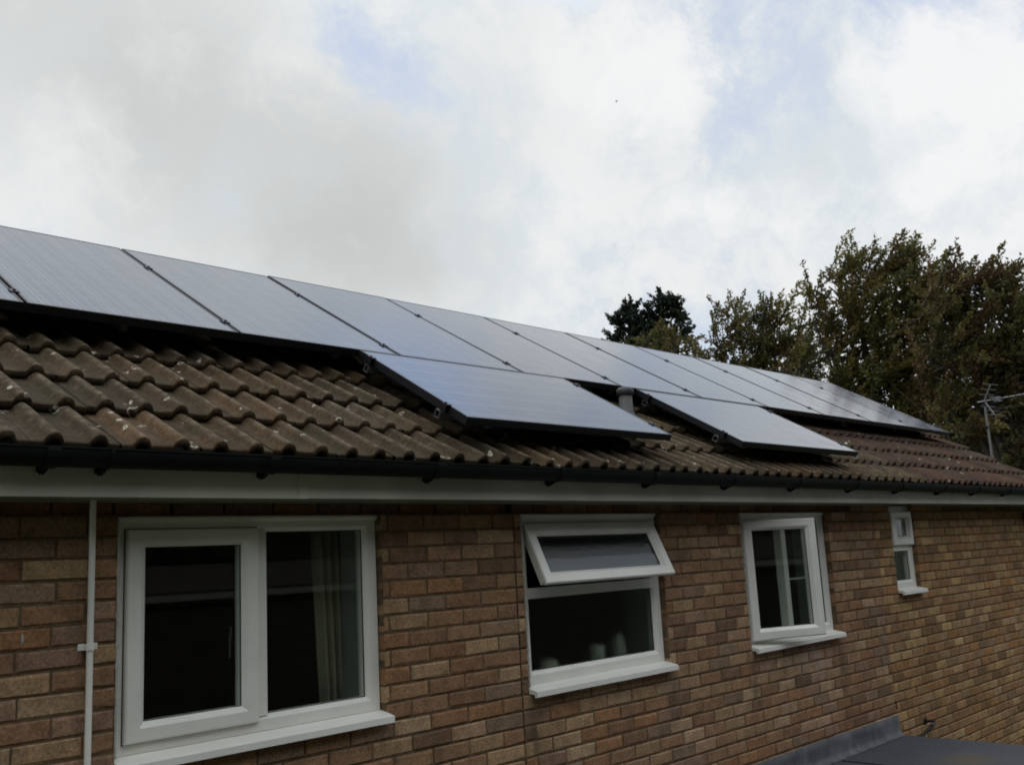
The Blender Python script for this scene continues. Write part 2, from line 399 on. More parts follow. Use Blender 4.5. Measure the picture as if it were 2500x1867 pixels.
# gutter
gy, gz, gr = -.268, .196, .056
prof = [(gy + gr * math.cos(a), gz + gr * math.sin(a)) for a in [PI + PI * i / 14 for i in range(15)]]
inner = [(gy + (gr - .004) * math.cos(a), gz + .001 + (gr - .004) * math.sin(a)) for a in [2 * PI - PI * i / 14 for i in range(15)]]
lip = [(gy - gr - .004, gz + .001), (gy - gr - .004, gz + .007), (gy - gr + .004, gz + .008)]
m = MB(); m.extr_x([lip[2]] + [lip[1], lip[0]] + prof + inner, XL - .12, XR + .14, smooth=False)
gut = m.build('gutter', 'gutter', house)
for i, gx in enumerate((.42, 1.228, 1.42, 2.045, 2.882, 3.688, 4.485, 5.29, 6.108, 6.953, 7.75, 8.6, 9.4, 10.2, 11.0)):
    m = MB()
    uni = i in (1, 3, 4, 6, 8, 10, 12)
    w = .045 if uni else .014
    R2 = gr + .005
    pr = [(gy + R2 * math.cos(a), gz + R2 * math.sin(a)) for a in [PI - .12 + (PI + .12) * k / 12 for k in range(13)]]
    pi_ = [(gy + (R2 - .0045) * math.cos(a), gz + (R2 - .0045) * math.sin(a)) for a in [2 * PI - (PI + .12) * k / 12 for k in range(13)]]
    m.extr_x(pr + pi_, gx - w / 2, gx + w / 2)
    # back plate and wedge-shaped arm under the trough
    m.box(gx - .014, gx + .014, -.2128, -.2065, .128, .2)
    m.extr_x([(-.2125, .142), (-.2125, .120), (-.222, .120), (-.255, .132), (-.255, .142)], gx - .007, gx + .007)
    m.build('gutter_bracket', 'gutter', gut)

# ------------------------------------------------------------------ tiled roof
HT = .41
def rp(x, s, h): return (x, s * CT - h * ST * 0, 0)  # placeholder
def rpt(x, s, hz): return (x, s * CT, hz + s * ST)    # hz = height of the plane at y=0
def rpn(x, s, n, base=.378):                         # n = distance above the pan plane
    return (x, s * CT - n * ST, base + s * ST + n * CT)
S0, GA = -.300, .345
RH = .032
def roll(x):
    d = ((x - .05) % .15); d = d - .15 if d > .075 else d
    a = abs(d); w = .033
    if a < w: return RH * max(0., 1 - (a / w) ** 2.3) ** .8
    return -.002 * math.sin(PI * (a - w) / (.075 - w) / 2)
def tile_field(x_start, x_end, courses, nx=22, mirror=None):
    mb = MB(); x = x_start
    ncol = int(round((x_end - x_start) / .3))
    for j in range(courses):
        s_n = S0 + j * GA; L = GA + .03
        if j == courses - 1: L = GA + .005
        for i in range(ncol):
            xa = x_start + i * .3
            dx = random.uniform(-.0025, .0025); ds = random.uniform(-.010, .010); dn = random.uniform(-.0015, .0045); tw = random.uniform(-.007, .007)
            k = random.uniform(.85, 1.18)
            edge = 8.35 + .12 * math.sin(j * 2.1)
            if xa + .15 < edge: c = random.choice([(.064, .043, .024), (.070, .049, .029), (.052, .037, .022), (.076, .048, .025), (.057, .042, .027)])
            else: c = random.choice([(.062, .034, .024), (.052, .030, .023), (.070, .037, .025), (.055, .035, .027)])
            c = tuple(a * k for a in c)
            xsmp = [xa + .0015 + (.297) * t / nx for t in range(nx + 1)]
            prof_s = [(.03, -.031, 1), (.003, -.0305, 1), (0, -.0285, 1), (-.001, -.018, 1), (.0, -.004, 1), (.0025, -.001, 1), (.008, 0, 1), (.02, -.001, 1), (L * .3, -.009, 1), (L * .65, -.021, 1), (L, -.035, 1)]
            vs = []
            for sl, nn, _ in prof_s:
                for q, xx in enumerate(xsmp):
                    t = q / nx - .5
                    wob = .0012 * math.sin(xx * 40 + j) 
                    s_ = s_n + ds + sl + tw * t * 2 + wob
                    n_ = roll(xx) + nn + dn + .0
                    P = rpn(xx + dx, s_, n_)
                    if mirror is not None: P = (P[0], mirror - P[1], P[2])
                    vs.append(P)
            W_ = nx + 1; fs = [(a * W_ + b, a * W_ + b + 1, (a + 1) * W_ + b + 1, (a + 1) * W_ + b) for a in range(len(prof_s) - 1) for b in range(nx)]
            mb.add(vs, fs, c, True)
            # side faces where tiles lap
            n0 = len(prof_s)
    return mb
XT0 = -.025 - .3 * 7
NC = 47; XT1 = XT0 + .3 * NC          # verge at about 12.0
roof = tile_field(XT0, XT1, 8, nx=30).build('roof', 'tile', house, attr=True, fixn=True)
RIDGE_S = 2.455; RY = RIDGE_S * CT
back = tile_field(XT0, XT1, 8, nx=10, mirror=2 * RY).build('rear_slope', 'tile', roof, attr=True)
# decking under the tiles, closing the loft
m = MB(); t = .300
m.add([rpt(XT0 + .02, -.27, t), rpt(XT1 - .03, -.27, t), rpt(XT1 - .03, RIDGE_S, t), rpt(XT0 + .02, RIDGE_S, t),
       (XT1 - .03, 2 * RY + .23, t - .27 * ST), (XT0 + .02, 2 * RY + .23, t - .27 * ST)], [(0, 1, 2, 3), (3, 2, 4, 5)])
m.build('roof_underlay', 'gutter', roof, fixn=False)
m = MB()
ztop = .378 + RIDGE_S * ST
for i in range(31):
    xa = XT0 + i * .455; xb = min(xa + .452, XT1 + .02)
    if xb <= xa: break
    n = 10; pr = [(RY + .115 * math.cos(PI * k / n), ztop - .055 + .1 * math.sin(PI * k / n)) for k in range(n + 1)]
    pi_ = [(y * .86 + RY * .14, z - .014) for y, z in reversed(pr)]
    k = random.uniform(.8, 1.2)
    m.extr_x(pr + pi_, xa, xb, col=(.09 * k, .068 * k, .05 * k))
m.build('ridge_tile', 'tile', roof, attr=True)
# verge: undercloak strip and mortar bedding, white bargeboard
m = MB()
for sgn in (0, 1):
    def P(x, s, h):
        y, z = s * CT, h + s * ST
        return (x, 2 * RY - y if sgn else y, z)
    xa, xb = XT1 - .06, XT1 - .004
    m.add([P(xa, -.28, .352), P(xb, -.28, .352), P(xb, RIDGE_S, .352), P(xa, RIDGE_S, .352), P(xa, -.28, .374), P(xb, -.28, .374), P(xb, RIDGE_S, .374), P(xa, RIDGE_S, .374)],
          [(0, 3, 2, 1), (4, 5, 6, 7), (0, 1, 5, 4), (1, 2, 6, 5), (2, 3, 7, 6), (3, 0, 4, 7)])
m.build('verge_bedding', 'mortar', roof)
m = MB()
for sgn in (0, 1):
    xa, xb = XT1 - .075, XT1 - .055
    m.add([P(xa, -.26, .19), P(xb, -.26, .19), P(xb, RIDGE_S, .19), P(xa, RIDGE_S, .19), P(xa, -.26, .344), P(xb, -.26, .344), P(xb, RIDGE_S, .344), P(xa, RIDGE_S, .344)],
          [(0, 3, 2, 1), (4, 5, 6, 7), (0, 1, 5, 4), (1, 2, 6, 5), (2, 3, 7, 6), (3, 0, 4, 7)])
m.build('bargeboard', 'upvc', roof)
# soil vent pipe between the two lower panels
vb = Vector((5.30, .493, .664)); m = MB()
vtop = vb.z + .188
m.tube([(vb.x, vb.y, vb.z - .08), (vb.x, vb.y, vtop)] , .046, 24); vent = m.build('vent_pipe', 'vent', roof)
m = MB(); m.tube([(vb.x, vb.y, z) for z in (vtop - .026, vtop - .024, vtop + .012, vtop + .026, vtop + .034)], [.056, .060, .060, .048, .02], 24); m.build('pipe_cap', 'vcap', vent)
m = MB(); m.tube([(vb.x, vb.y, vb.z - .01), (vb.x, vb.y, vb.z + .02), (vb.x, vb.y, vb.z + .045)], [.085, .062, .05], 24); m.build('flashing_collar', 'lead', vent)

# ------------------------------------------------------------------ windows
FR = [(0, .105), (0, .044), (.004, .04), (.75, .04), (.80, .043), (.9, .052), (1, .058), (1, .105)]
def scale_prof(prof, w): return [(i * w if i > .01 else i, y) for i, y in prof]
def win_frame(mb, x0, x1, z0, z1, w, y=.04, d=.062, round_=True):
    """w: (left,right,bottom,top) face widths; unit inset scaled per side"""
    pr = [(0, y + d), (0, y + .004), (.05, y), (.72, y), (.8, y + .003), (.93, y + .011), (1, y + .016), (1, y + d)]
    mb.ring(x0, x1, z0, z1, pr, w)
def pane(name, parent, x0, x1, z0, z1, y, mat='glass', tf=None):
    m = MB(); m.box(x0 - .01, x1 + .01, y, y + .024, z0 - .01, z1 + .01)
    o = m.build(name, mat, parent, tf=tf)
    g = MB()   # black rubber gasket line round the visible pane
    g.ring(x0 - .0005, x1 + .0005, z0 - .0005, z1 + .0005, [(0, y - .0045), (.0035, y - .0045), (.0035, y - .0005), (0, y - .0005)])
    return o, g
def sill(parent, x0, x1, ztop, tf=None):
    m = MB()
    pr = [(.10, ztop + .0), (.038, ztop), (-.004, ztop - .009), (-.043, ztop - .0165), (-.049, ztop - .020), (-.050, ztop - .046), (-.044, ztop - .046), (-.043, ztop - .026), (.0, ztop - .022), (.10, ztop - .022)]
    m.extr_x(pr, x0, x1)
    # end caps with the small drip notch
    for xe, s in ((x0, -1), (x1, 1)):
        a, b = (xe - .003, xe - .0002) if s < 0 else (xe + .0002, xe + .003)
        m.extr_x([(.03, ztop - .002), (-.047, ztop - .018), (-.0515, ztop - .022), (-.0515, ztop - .048), (-.03, ztop - .048), (-.03, ztop - .034), (.03, ztop - .03)], a, b)
    return m.build('sill', 'upvc', parent, tf=tf)
def bead(parent, x, z0, z1, seed):
    rr = random.Random(seed); m = MB(); z = z0; pts = []; rs = []
    while z < z1:
        pts.append((x + rr.uniform(-.001, .001), .001, z)); rs.append(.004 + (.005 * rr.random() if rr.random() < .25 else 0)); z += .012
    m.tube(pts, rs, 6); return m.build('sealant_bead', 'seal', parent)

# window with side-hung casement (shut) and a fixed light
def window_casement():
    x0, x1, z0, z1 = 1.59, 2.789, -.852, -.002
    m = MB()
    win_frame(m, x0, x1, z0, z1, (.05, .068, .064, .064))
    m.box(2.171, 2.223, .0402, .10, z0 + .06, z1 - .06)
    m.extr_x([(.104, -.0022), (.104, -.001), (.034, -.001), (.030, -.005), (.030, -.012), (.0395, -.024), (.0395, -.026), (.06, -.026)], x0 - .004, x1 + .003)
    f = m.build('window', 'upvc', house)
    f['label'] = 'wide two-light window beside the white pipe, casement shut'
    m = MB(); sx0, sx1, sz0, sz1 = 1.628, 2.176, -.812, -.05
    w = (.077, .070, .070, .066)
    pr = [(0, .0395), (0, .024), (.06, .019), (.12, .0175), (.70, .0175), (.76, .020), (.9, .031), (1, .037), (1, .085), (.3, .085), (.3, .0395)]
    m.ring(sx0, sx1, sz0, sz1, pr, w); s = m.build('sash', 'upvc', f)
    o, g = pane('pane', s, sx0 + w[0], sx1 - w[1], sz0 + w[2], sz1 - w[3], .046); g.build('gasket', 'gasket', s)
    o, g = pane('pane', f, 2.223, 2.721, -.788, -.066, .064); g.build('gasket', 'gasket', f)
    m = MB(); m.ring(sx0 - .004, sx1 + .004, sz0 - .004, sz1 + .004, [(0, .0392), (.006, .0392), (.006, .0398), (0, .0398)]); m.build('gasket', 'gasket', s)
    # inside handle seen through the glass
    m = MB(); m.tube([(2.099, .105, -.44), (2.099, .115, -.50), (2.099, .115, -.56)], [.006, .006, .005], 8); m.build('handle', 'railalu', s)
    sill(f, 1.588, 2.792, -.852); bead(f, 1.5865, -.85, -.005, 3)
    return f
window_casement()
def window_top_hung():
    x0, x1, z0, z1 = 3.706, 4.902, -.872, -.002
    m = MB(); win_frame(m, x0, x1, z0, z1, (.072, .070, .072, .055))
    m.box(x0 + .05, x1 - .05, .0402, .10, -.438, -.385)
    m.extr_x([(.104, -.0022), (.104, -.001), (.034, -.001), (.030, -.005), (.030, -.012), (.0395, -.024), (.0395, -.026), (.06, -.026)], x0 - .004, x1 + .003)
    f = m.build('window', 'upvc', house); f['label'] = 'obscured-glass window with its top light propped open'
    o, g = pane('pane', f, 3.781, 4.831, -.799, -.440, .064, 'frost'); g.build('gasket', 'gasket', f)
    m = MB(); sx0, sx1, sz0, sz1 = 3.742, 4.856, -.392, -.048; w = (.073, .080, .068, .070)
    pr = [(0, .0395), (0, .024), (.06, .019), (.12, .0175), (.70, .0175), (.76, .020), (.9, .031), (1, .037), (1, .085), (.3, .085), (.3, .0395)]
    T = Matrix.Translation((0, .02, -.05)) @ Matrix.Rotation(rad(-24.5), 4, 'X') @ Matrix.Translation((0, -.02, .05))
    m.ring(sx0, sx1, sz0, sz1, pr, w); s = m.build('sash', 'upvc', f, tf=T)
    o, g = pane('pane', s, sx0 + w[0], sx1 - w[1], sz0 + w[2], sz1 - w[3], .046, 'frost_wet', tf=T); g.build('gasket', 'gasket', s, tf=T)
    m = MB()
    for x in (3.80, 4.80): m = MB(); m.obox((x, .035, -.10), (.004, 0, 0), (0, .012, .003), (0, -.085, -.235)); m.build('stay', 'alu', s)
    sill(f, 3.702, 4.906, -.868); bead(f, 3.7015, -.868, -.005, 5)
    return f
window_top_hung()
def window_open_casement():
    x0, x1, z0, z1 = 5.812, 7.022, -.872, -.002
    m = MB(); win_frame(m, x0, x1, z0, z1, (.052, .068, .066, .060))
    m.box(6.385, 6.445, .0402, .10, z0 + .06, z1 - .06)
    m.extr_x([(.104, -.0022), (.104, -.001), (.034, -.001), (.030, -.005), (.030, -.012), (.0395, -.024), (.0395, -.026), (.06, -.026)], x0 - .004, x1 + .003)
    f = m.build('window', 'upvc', house); f['label'] = 'two-light window with its left casement standing open'
    o, g = pane('pane', f, 6.447, 6.954, -.806, -.063, .064); g.build('gasket', 'gasket', f)
    m = MB(); sx0, sx1, sz0, sz1 = 5.86, 6.465, -.845, -.055; w = (.080, .080, .075, .070)
    pr = [(0, .0395), (0, .024), (.06, .019), (.12, .0175), (.70, .0175), (.76, .020), (.9, .031), (1, .037), (1, .085), (.3, .085), (.3, .0395)]
    T = Matrix.Translation((5.86, .018, 0)) @ Matrix.Rotation(rad(-22.8), 4, 'Z') @ Matrix.Translation((-5.86, -.018, 0))
    m.ring(sx0, sx1, sz0, sz1, pr, w); s = m.build('sash', 'upvc', f, tf=T)
    o, g = pane('pane', s, sx0 + w[0], sx1 - w[1], sz0 + w[2], sz1 - w[3], .046, tf=T); g.build('gasket', 'gasket', s, tf=T)
    m = MB(); m.box(6.520, 6.534, .112, .13, -.80, -.07); m.box(6.5345, 6.94, .112, .13, -.482, -.468); m.build('glazing_bar', 'upvc', f)
    sill(f, 5.807, 7.025, -.868); bead(f, 5.8065, -.868, -.005, 9)
    return f
window_open_casement()
def window_narrow():
    x0, x1, z0, z1 = 8.134, 8.596, -.642, .050
    m = MB(); win_frame(m, x0, x1, z0, z1, (.060, .070, .068, .105))
    m.box(x0 + .05, x1 - .05, .0402, .10, -.33, -.285)
    f = m.build('window', 'upvc', house); f['label'] = 'narrow two-light window reaching the soffit'
    o, g = pane('pane', f, 8.196, 8.524, -.572, -.332, .064); g.build('gasket', 'gasket', f)
    m = MB(); sx0, sx1, sz0, sz1 = 8.168, 8.582, -.283, .0; w = (.11, .075, .073, .062)
    pr = [(0, .0395), (0, .014), (.06, .009), (.12, .0075), (.70, .0075), (.76, .010), (.9, .031), (1, .037), (1, .085), (.3, .085), (.3, .0395)]
    m.ring(sx0, sx1, sz0, sz1, pr, w); s = m.build('sash', 'upvc', f)
    o, g = pane('pane', s, sx0 + w[0], sx1 - w[1], sz0 + w[2], sz1 - w[3], .046); g.build('gasket', 'gasket', s)
    sill(f, 8.132, 8.598, -.638)
window_narrow()

# ------------------------------------------------------------------ things inside the rooms
m = MB(); ns = 90; vs = []
for k, z in enumerate((-.02, -.5, -1.0)):
    for i in range(ns + 1):
        t = i / ns; w = 2.685 + (.0, .025, .05)[k]
        x = w + (2.90 - w) * t + .0; vs.append((x, .40 + .028 * math.sin(t * 2 * PI * 4.5 + .2 * k), z))
fs = [(k * (ns + 1) + i, k * (ns + 1) + i + 1, (k + 1) * (ns + 1) + i + 1, (k + 1) * (ns + 1) + i) for k in range(2) for i in range(ns)]
m.add(vs, fs, smooth=True); cu = m.build('curtain', 'curtain', None)
so = cu.modifiers.new('thickness', 'SOLIDIFY'); so.thickness = .004
tag(cu, 'cream curtain hanging in folds behind the right pane of the widest window', 'curtain')
def lathe(name, mat, x, y, z, prof, label, cat):
    m = MB(); m.tube([(x, y, z + h) for r, h in prof], [r for r, h in prof], 20)
    return tag(m.build(name, mat), label, cat)
lathe('toilet_roll', 'ceramic', 4.47, .20, -.879, [(.040, 0), (.040, .13), (.036, .138)], 'pale round shape standing left of centre behind the obscured lower pane', 'roll')
lathe('bottle', 'ceramic', 4.67, .20, -.879, [(.034, 0), (.034, .11), (.026, .15), (.014, .185)], 'pale taller shape right of centre behind the obscured lower pane', 'bottle')
lathe('jar', 'curtain', 4.05, .19, -.879, [(.052, 0), (.052, .075), (.04, .09), (.04, .1)], 'cream squat shape in the lower left corner behind the obscured pane', 'jar')
# glazed inner door seen through the open casement
dr = empty('glazed_door', 'white glazed inner door with thin bars seen through the open casement', 'door')
m = MB(); X = 7.30
m.ring(6.95, 7.55, -2.44, -.02, [(0, 1.2), (1, 1.2), (1, 1.24), (0, 1.24)], (.05, .05, .2, .06)); m.box(7.235, 7.26, 1.203, 1.237, -2.2, -.1)
m.box(7.01, 7.49, 1.204, 1.236, -.72, -.70); m.build('door_frame', 'upvc', dr)

# ------------------------------------------------------------------ pipe on the wall
pipe = empty('overflow_pipe', 'thin white plastic pipe running down the brickwork at the far left', 'pipe', (1.481, -.0225, .05))
def rel(o, p): o.parent = p; o.matrix_parent_inverse = Matrix.Translation(-Vector(p.location)); return o
m = MB(); m.tube([(1.481, -.0225, z) for z in (.0535, -1, -3, GROUND + .02)], .0112, 20); rel(m.build('tube', 'upvc'), pipe)
for z in (-.455, -1.7, -3.1):
    m = MB(); n = 12
    pr = [(1.481 + .0155 * math.cos(a), -.0225 - .0155 * math.sin(a)) for a in [PI - PI * k / n for k in range(n + 1)]]
    out = [(1.447, -.004)] + [(1.4655, -.004)] + pr[1:-1] + [(1.4965, -.004), (1.515, -.004)]
    inn = [(1.515, -.0005), (1.494, -.0005), (1.4929, -.0225)] + [(1.481 + .0119 * math.cos(a), -.0225 - .0119 * math.sin(a)) for a in [PI * k / n for k in range(1, n)]] + [(1.4691, -.0225), (1.468, -.0005), (1.447, -.0005)]
    vs = [(x, y, z - .0115) for x, y in out + inn] + [(x, y, z + .0115) for x, y in out + inn]; q = len(out + inn)
    m.add(vs, [(i, (i + 1) % q, q + (i + 1) % q, q + i) for i in range(q)] + [tuple(range(q)), tuple(range(2 * q - 1, q - 1, -1))])
    for sx in (1.455, 1.507): m.tube([(sx, -.004, z), (sx, -.0065, z)], [.0035, .0025], 8)
    rel(m.build('clip', 'upvc'), pipe)
# small black object under the eaves near the far end of the wall
bx = empty('wall_box', 'small black box fixed under the eaves at the right edge of the picture', 'box', (11.5, -.03, -.13))
m = MB(); m.extr_x([(-.0025, -.262), (-.06, -.25), (-.07, -.23), (-.07, -.04), (-.055, -.02), (-.0025, -.015)], 11.44, 11.58); rel(m.build('box_body', 'black'), bx)
m = MB(); m.extr_x([(-.0705, -.2), (-.074, -.195), (-.074, -.08), (-.0705, -.075)], 11.46, 11.56); rel(m.build('cover', 'black'), bx)
# bent black waste pipe
wp = empty('waste_pipe', 'short bent black pipe poking out of the brickwork above the flat roof edge', 'pipe', (8.33, 0, -1.708))
m = MB(); m.tube([(8.33, .02, -1.706), (8.33, -.006, -1.706)], .026, 12); rel(m.build('collar', 'black'), wp)
m = MB(); m.tube([(8.33, .0, -1.706), (8.345, -.03, -1.706), (8.385, -.047, -1.709), (8.398, -.05, -1.716), (8.388, -.052, -1.725), (8.09, -.054, -1.79), (7.86, -.056, -1.84)], .0125, 12); rel(m.build('tube', 'black'), wp)
m = MB(); m.tube([(8.382, -.052, -1.7265), (8.32, -.0525, -1.740)], .0155, 12); rel(m.build('elbow', 'vcap'), wp)

# ------------------------------------------------------------------ flat-roofed extension
ext = empty('extension', 'low extension with a dark felt flat roof against the wall at bottom right', 'extension')
m = MB(); FX0, FX1, FY0 = 3.9, 7.828, -3.05
nx_, ny_ = 60, 50; vs = []
for i in range(nx_ + 1):
    for j in range(ny_ + 1):
        x = FX0 + (FX1 - FX0) * i / nx_; y = FY0 + (-.004 - FY0) * j / ny_
        vs.append((x, y, -1.733 + .006 * math.sin(x * 2.3 + 1) * math.sin(y * 2.9) - .0))
m.add(vs, [(i * (ny_ + 1) + j, (i + 1) * (ny_ + 1) + j, (i + 1) * (ny_ + 1) + j + 1, i * (ny_ + 1) + j + 1) for i in range(nx_) for j in range(ny_)], smooth=True)
m.box(FX0, FX1, FY0, -.004, -1.80, -1.745); ff = m.build('flat_roof', 'felt', ext, fixn=False)
m = MB(); m.box(FX0 - .02, FX1 + .012, FY0 - .02, FY0 - .001, -1.93, -1.722); m.box(FX1 + .0005, FX1 + .02, FY0, -.006, -1.93, -1.738); m.box(FX0 - .02, FX0 - .0005, FY0, -.006, -1.93, -1.738)
m.build('edge_trim', 'lead', ext)
for x in (4.75, 5.72, 6.7):
    m = MB(); m.box(x, x + .07, FY0 + .002, -.08, -1.7325, -1.7215); m.build('felt_lap', 'felt', ext)
m = MB(); m.box(FX0 + .04, FX1 - .04, FY0 + .04, -.01, GROUND, -1.8005); m.build('extension_wall', 'mortar', ext)
m = MB(); nn = 120; rows = []
for k in range(nn + 1):
    x = FX0 + (FX1 - .002 - FX0) * k / nn
    w1 = .003 * math.sin(x * 5) + .001 * math.sin(x * 23 + 1); w2 = .003 * math.sin(x * 4 + 2) + .001 * math.sin(x * 17)
    rows.append([(x, -.003, -1.583 + w1 * .6), (x, -.007, -1.586 + w1 * .6), (x, -.010 - abs(w2), -1.63 + w1), (x, -.012 - abs(w1), -1.69), (x, -.026 - w2 * .5, -1.722), (x, -.06, -1.7285)])
vs = [p for r in rows for p in r]; m.add(vs, [(k * 6 + i, (k + 1) * 6 + i, (k + 1) * 6 + i + 1, k * 6 + i + 1) for k in range(nn) for i in range(5)], smooth=True)
fl = m.build('flashing', 'lead', ext, fixn=False); so = fl.modifiers.new('t', 'SOLIDIFY'); so.thickness = .002; so.offset = 1

# ------------------------------------------------------------------ solar panels
HP = .5579
ES = Vector((0, CT, ST)); EN = Vector((0, -ST, CT)); EX = Vector((1, 0, 0))
def ppt(x, s, n=0): return Vector((x, 0, HP)) + ES * s + EN * n
def make_panel(x0, s0, long_up, label, group, clamps):
    """x0,s0 lower-left corner on the panel plane"""
    Wd, Ls = (.985, 1.587) if long_up else (1.652, .955)
    o = empty('solar_panel', label, 'solar panel', ppt(x0, s0), group)
    tilt = (random.uniform(-.0022, .0022), random.uniform(-.0022, .0022))
    o.rotation_euler = (TH + tilt[0], tilt[1], 0)
    m = MB(); f = .011; d = .040
    pr = lambda: None
    def fr(a0, a1, b0, b1): m.box(a0, a1, b0, b1, -d, 0)
    fr(0, f, 0, Ls); fr(Wd - f, Wd, 0, Ls); fr(f + .0001, Wd - f - .0001, 0, f); fr(f + .0001, Wd - f - .0001, Ls - f, Ls)
    m.box(.0005, f + .02, f + .001, Ls - f - .001, -d - .002, -d - .0005); m.box(Wd - f - .02, Wd - .0005, f + .001, Ls - f - .001, -d - .002, -d - .0005)
    frm = m.build('panel_frame', 'frame', o)
    me = bpy.data.meshes.new('glass_face')
    g0, g1, h0, h1, z = f + .0002, Wd - f - .0002, f + .0002, Ls - f - .0002, -.0012
    vs = [(g0, h0, z), (g1, h0, z), (g1, h1, z), (g0, h1, z), (g0, h0, z - .005), (g1, h0, z - .005), (g1, h1, z - .005), (g0, h1, z - .005)]
    me.from_pydata(vs, [], [(0, 1, 2, 3), (7, 6, 5, 4), (0, 4, 5, 1), (1, 5, 6, 2), (2, 6, 7, 3), (3, 7, 4, 0)])
    at = me.attributes.new('Pos', 'FLOAT_VECTOR', 'POINT')
    P = [(v[0] - Wd / 2, v[1] - Ls / 2, 0) if long_up else (v[1] - Ls / 2, v[0] - Wd / 2, 0) for v in vs]
    at.data.foreach_set('vector', np.array(P, dtype=np.float32).ravel())
    me.materials.append(M['cells']); g = bpy.data.objects.new('glass_face', me); COL.objects.link(g); g.parent = o
    m = MB(); m.box(Wd * .42, Wd * .58, Ls - .2, Ls - .08, -.028, -.0065); m.build('junction_box', 'black', o)
    for (cx, cs, kind) in clamps:
        m = MB(); cy = cs - s0; xx = cx - x0
        if kind == 'mid':
            m.box(xx - .019, xx + .019, cy - .02, cy + .02, .0004, .0045); m.box(xx - .005, xx + .005, cy - .02, cy + .02, -.04, .0003)
            m.tube([(xx, cy, .0046), (xx, cy, .011)], .0065, 6)
        else:
            s = 1 if kind == 'right' else -1
            a, b = sorted((xx - s * .012, xx + s * .022)); m.box(a, b, cy - .02, cy + .02, .0004, .0045)
            a, b = sorted((xx + s * .0015, xx + s * .022)); m.box(a, b, cy - .02, cy + .02, -.04, .0003)
            m.tube([(xx + s * .012, cy, .0046), (xx + s * .012, cy, .011)], .0065, 6)
        m.build('clamp', 'frame', o)
    return o
SB, STP = .7378, 2.3246
ordw = ['first', 'second', 'third', 'fourth', 'fifth', 'sixth', 'seventh', 'eighth', 'ninth', 'tenth', 'eleventh']
n_top = 10
for i in range(n_top):
    xs_ = 1.457 + i - 1.0 + .0075
    cl = [(xs_ + .9925, .905, 'mid'), (xs_ + .9925, 1.893, 'mid')] if i < n_top - 0 else []
    if xs_ + 1 > 10.47: cl = [(xs_ + .985, .905, 'right'), (xs_ + .985, 1.893, 'right')]
    lab = {0: 'upright black solar panel cut off by the left edge, leftmost of the upper row',
           9: 'upright black solar panel next to last at the right end of the upper row'}.get(i, 'upright black solar panel, %s from the left in the upper row' % ordw[i])
    make_panel(xs_, SB, True, lab, 'solar panels of the upper row', cl)
xs_ = 10.457 + .0075
make_panel(xs_, SB, True, 'upright black solar panel last at the right end of the upper row, beside the gable', 'solar panels of the upper row', [(xs_ + .985, .905, 'right'), (xs_ + .985, 1.893, 'right')])
make_panel(3.170, -.2305, False, 'black solar panel lying sideways below the upper row, left of the grey vent pipe', 'solar panels of the lower row',
           [(3.170, .597, 'left'), (3.170, -.068, 'left'), (3.170 + 1.652, .597, 'right'), (3.170 + 1.652, -.068, 'right')])
make_panel(5.607, -.2305, False, 'black solar panel lying sideways below the upper row, right of the grey vent pipe', 'solar panels of the lower row',
           [(5.607, .597, 'left'), (5.607, -.075, 'left'), (5.607 + 1.652, .597, 'right'), (5.607 + 1.652, -.075, 'right')])
# mounting rails, hollow square section, on bracket hooks
def rail(xa, xb, s, label, grp):
    o = empty('mounting_rail', label, 'rail', ppt(xa, s, -.042), grp); o.rotation_euler = (TH, 0, 0)
    L = xb - xa; m = MB(); a = .0195; t_ = .003
    outr = [(-a, -2 * a), (a, -2 * a), (a, 0), (-a, 0)]; inr = [(-a + t_, -2 * a + t_), (a - t_, -2 * a + t_), (a - t_, -t_), (-a + t_, -t_)]
    vs = [(x, y, z) for x in (0, L) for y, z in outr] + [(x, y, z) for x in (0, L) for y, z in inr]
    fs = []
    for k in range(4):
        l = (k + 1) % 4; fs += [(k, l, 4 + l, 4 + k), (8 + k, 12 + k, 12 + l, 8 + l), (k, 8 + k, 8 + l, l), (4 + k, 4 + l, 12 + l, 12 + k)]
    m.add(vs, fs); m.build('rail_bar', 'railalu', o, fixn=True)
    x = .35
    while x < L - .1:
        m = MB(); m.box(x - .017, x + .017, -.030, -.0197, -.06, -.004); m.box(x - .017, x + .017, -.030, .05, -.066, -.0605); m.build('roof_hook', 'galv', o)
        x += 1.2
for s, n_ in ((.905, 'lower'), (1.893, 'upper')):
    rail(.40, 11.50, s, 'long aluminium rail, the %s one under the upper row of panels' % n_, 'aluminium mounting rails')
for xa, xb, w_ in ((3.155, 4.84, 'left'), (5.592, 7.275, 'right')):
    for s, n_ in ((.60, 'upper'), (-.04, 'lower')):
        rail(xa - .006, xb, s, 'short aluminium rail, the %s one under the sideways panel %s of the vent pipe' % (n_, w_), 'aluminium mounting rails')

# ------------------------------------------------------------------ television aerial
AX, AY = 12.11, .449
aer = empty('tv_aerial', 'grey television aerial on a mast at the far end of the roof', 'aerial', (AX, AY, .55))
m = MB(); m.tube([(AX, AY, -.1), (AX, AY, 1.31)], .0135, 12); rel(m.build('mast', 'galv'), aer)
m = MB(); m.tube([(AX - .02, AY + .01, 1.0), (AX + .02, AY + .01, 1.0)], .019, 10); rel(m.build('mast_clamp', 'black'), aer); m = MB(); m.box(AX - .03, AX + .01, AY - .025, AY + .025, 1.255, 1.30); rel(m.build('boom_clamp', 'black'), aer)
bd = Vector((-.22, -.975, .0)).normalized(); cr = Vector((.975, -.22, 0)).normalized()
B0 = Vector((AX - .02, AY + .07, 1.305))
bp = lambda t: B0 + bd * t
m = MB(); m.tube([bp(0), bp(1.25)], .0085, 8); rel(m.build('boom', 'railalu'), aer)
m = MB()
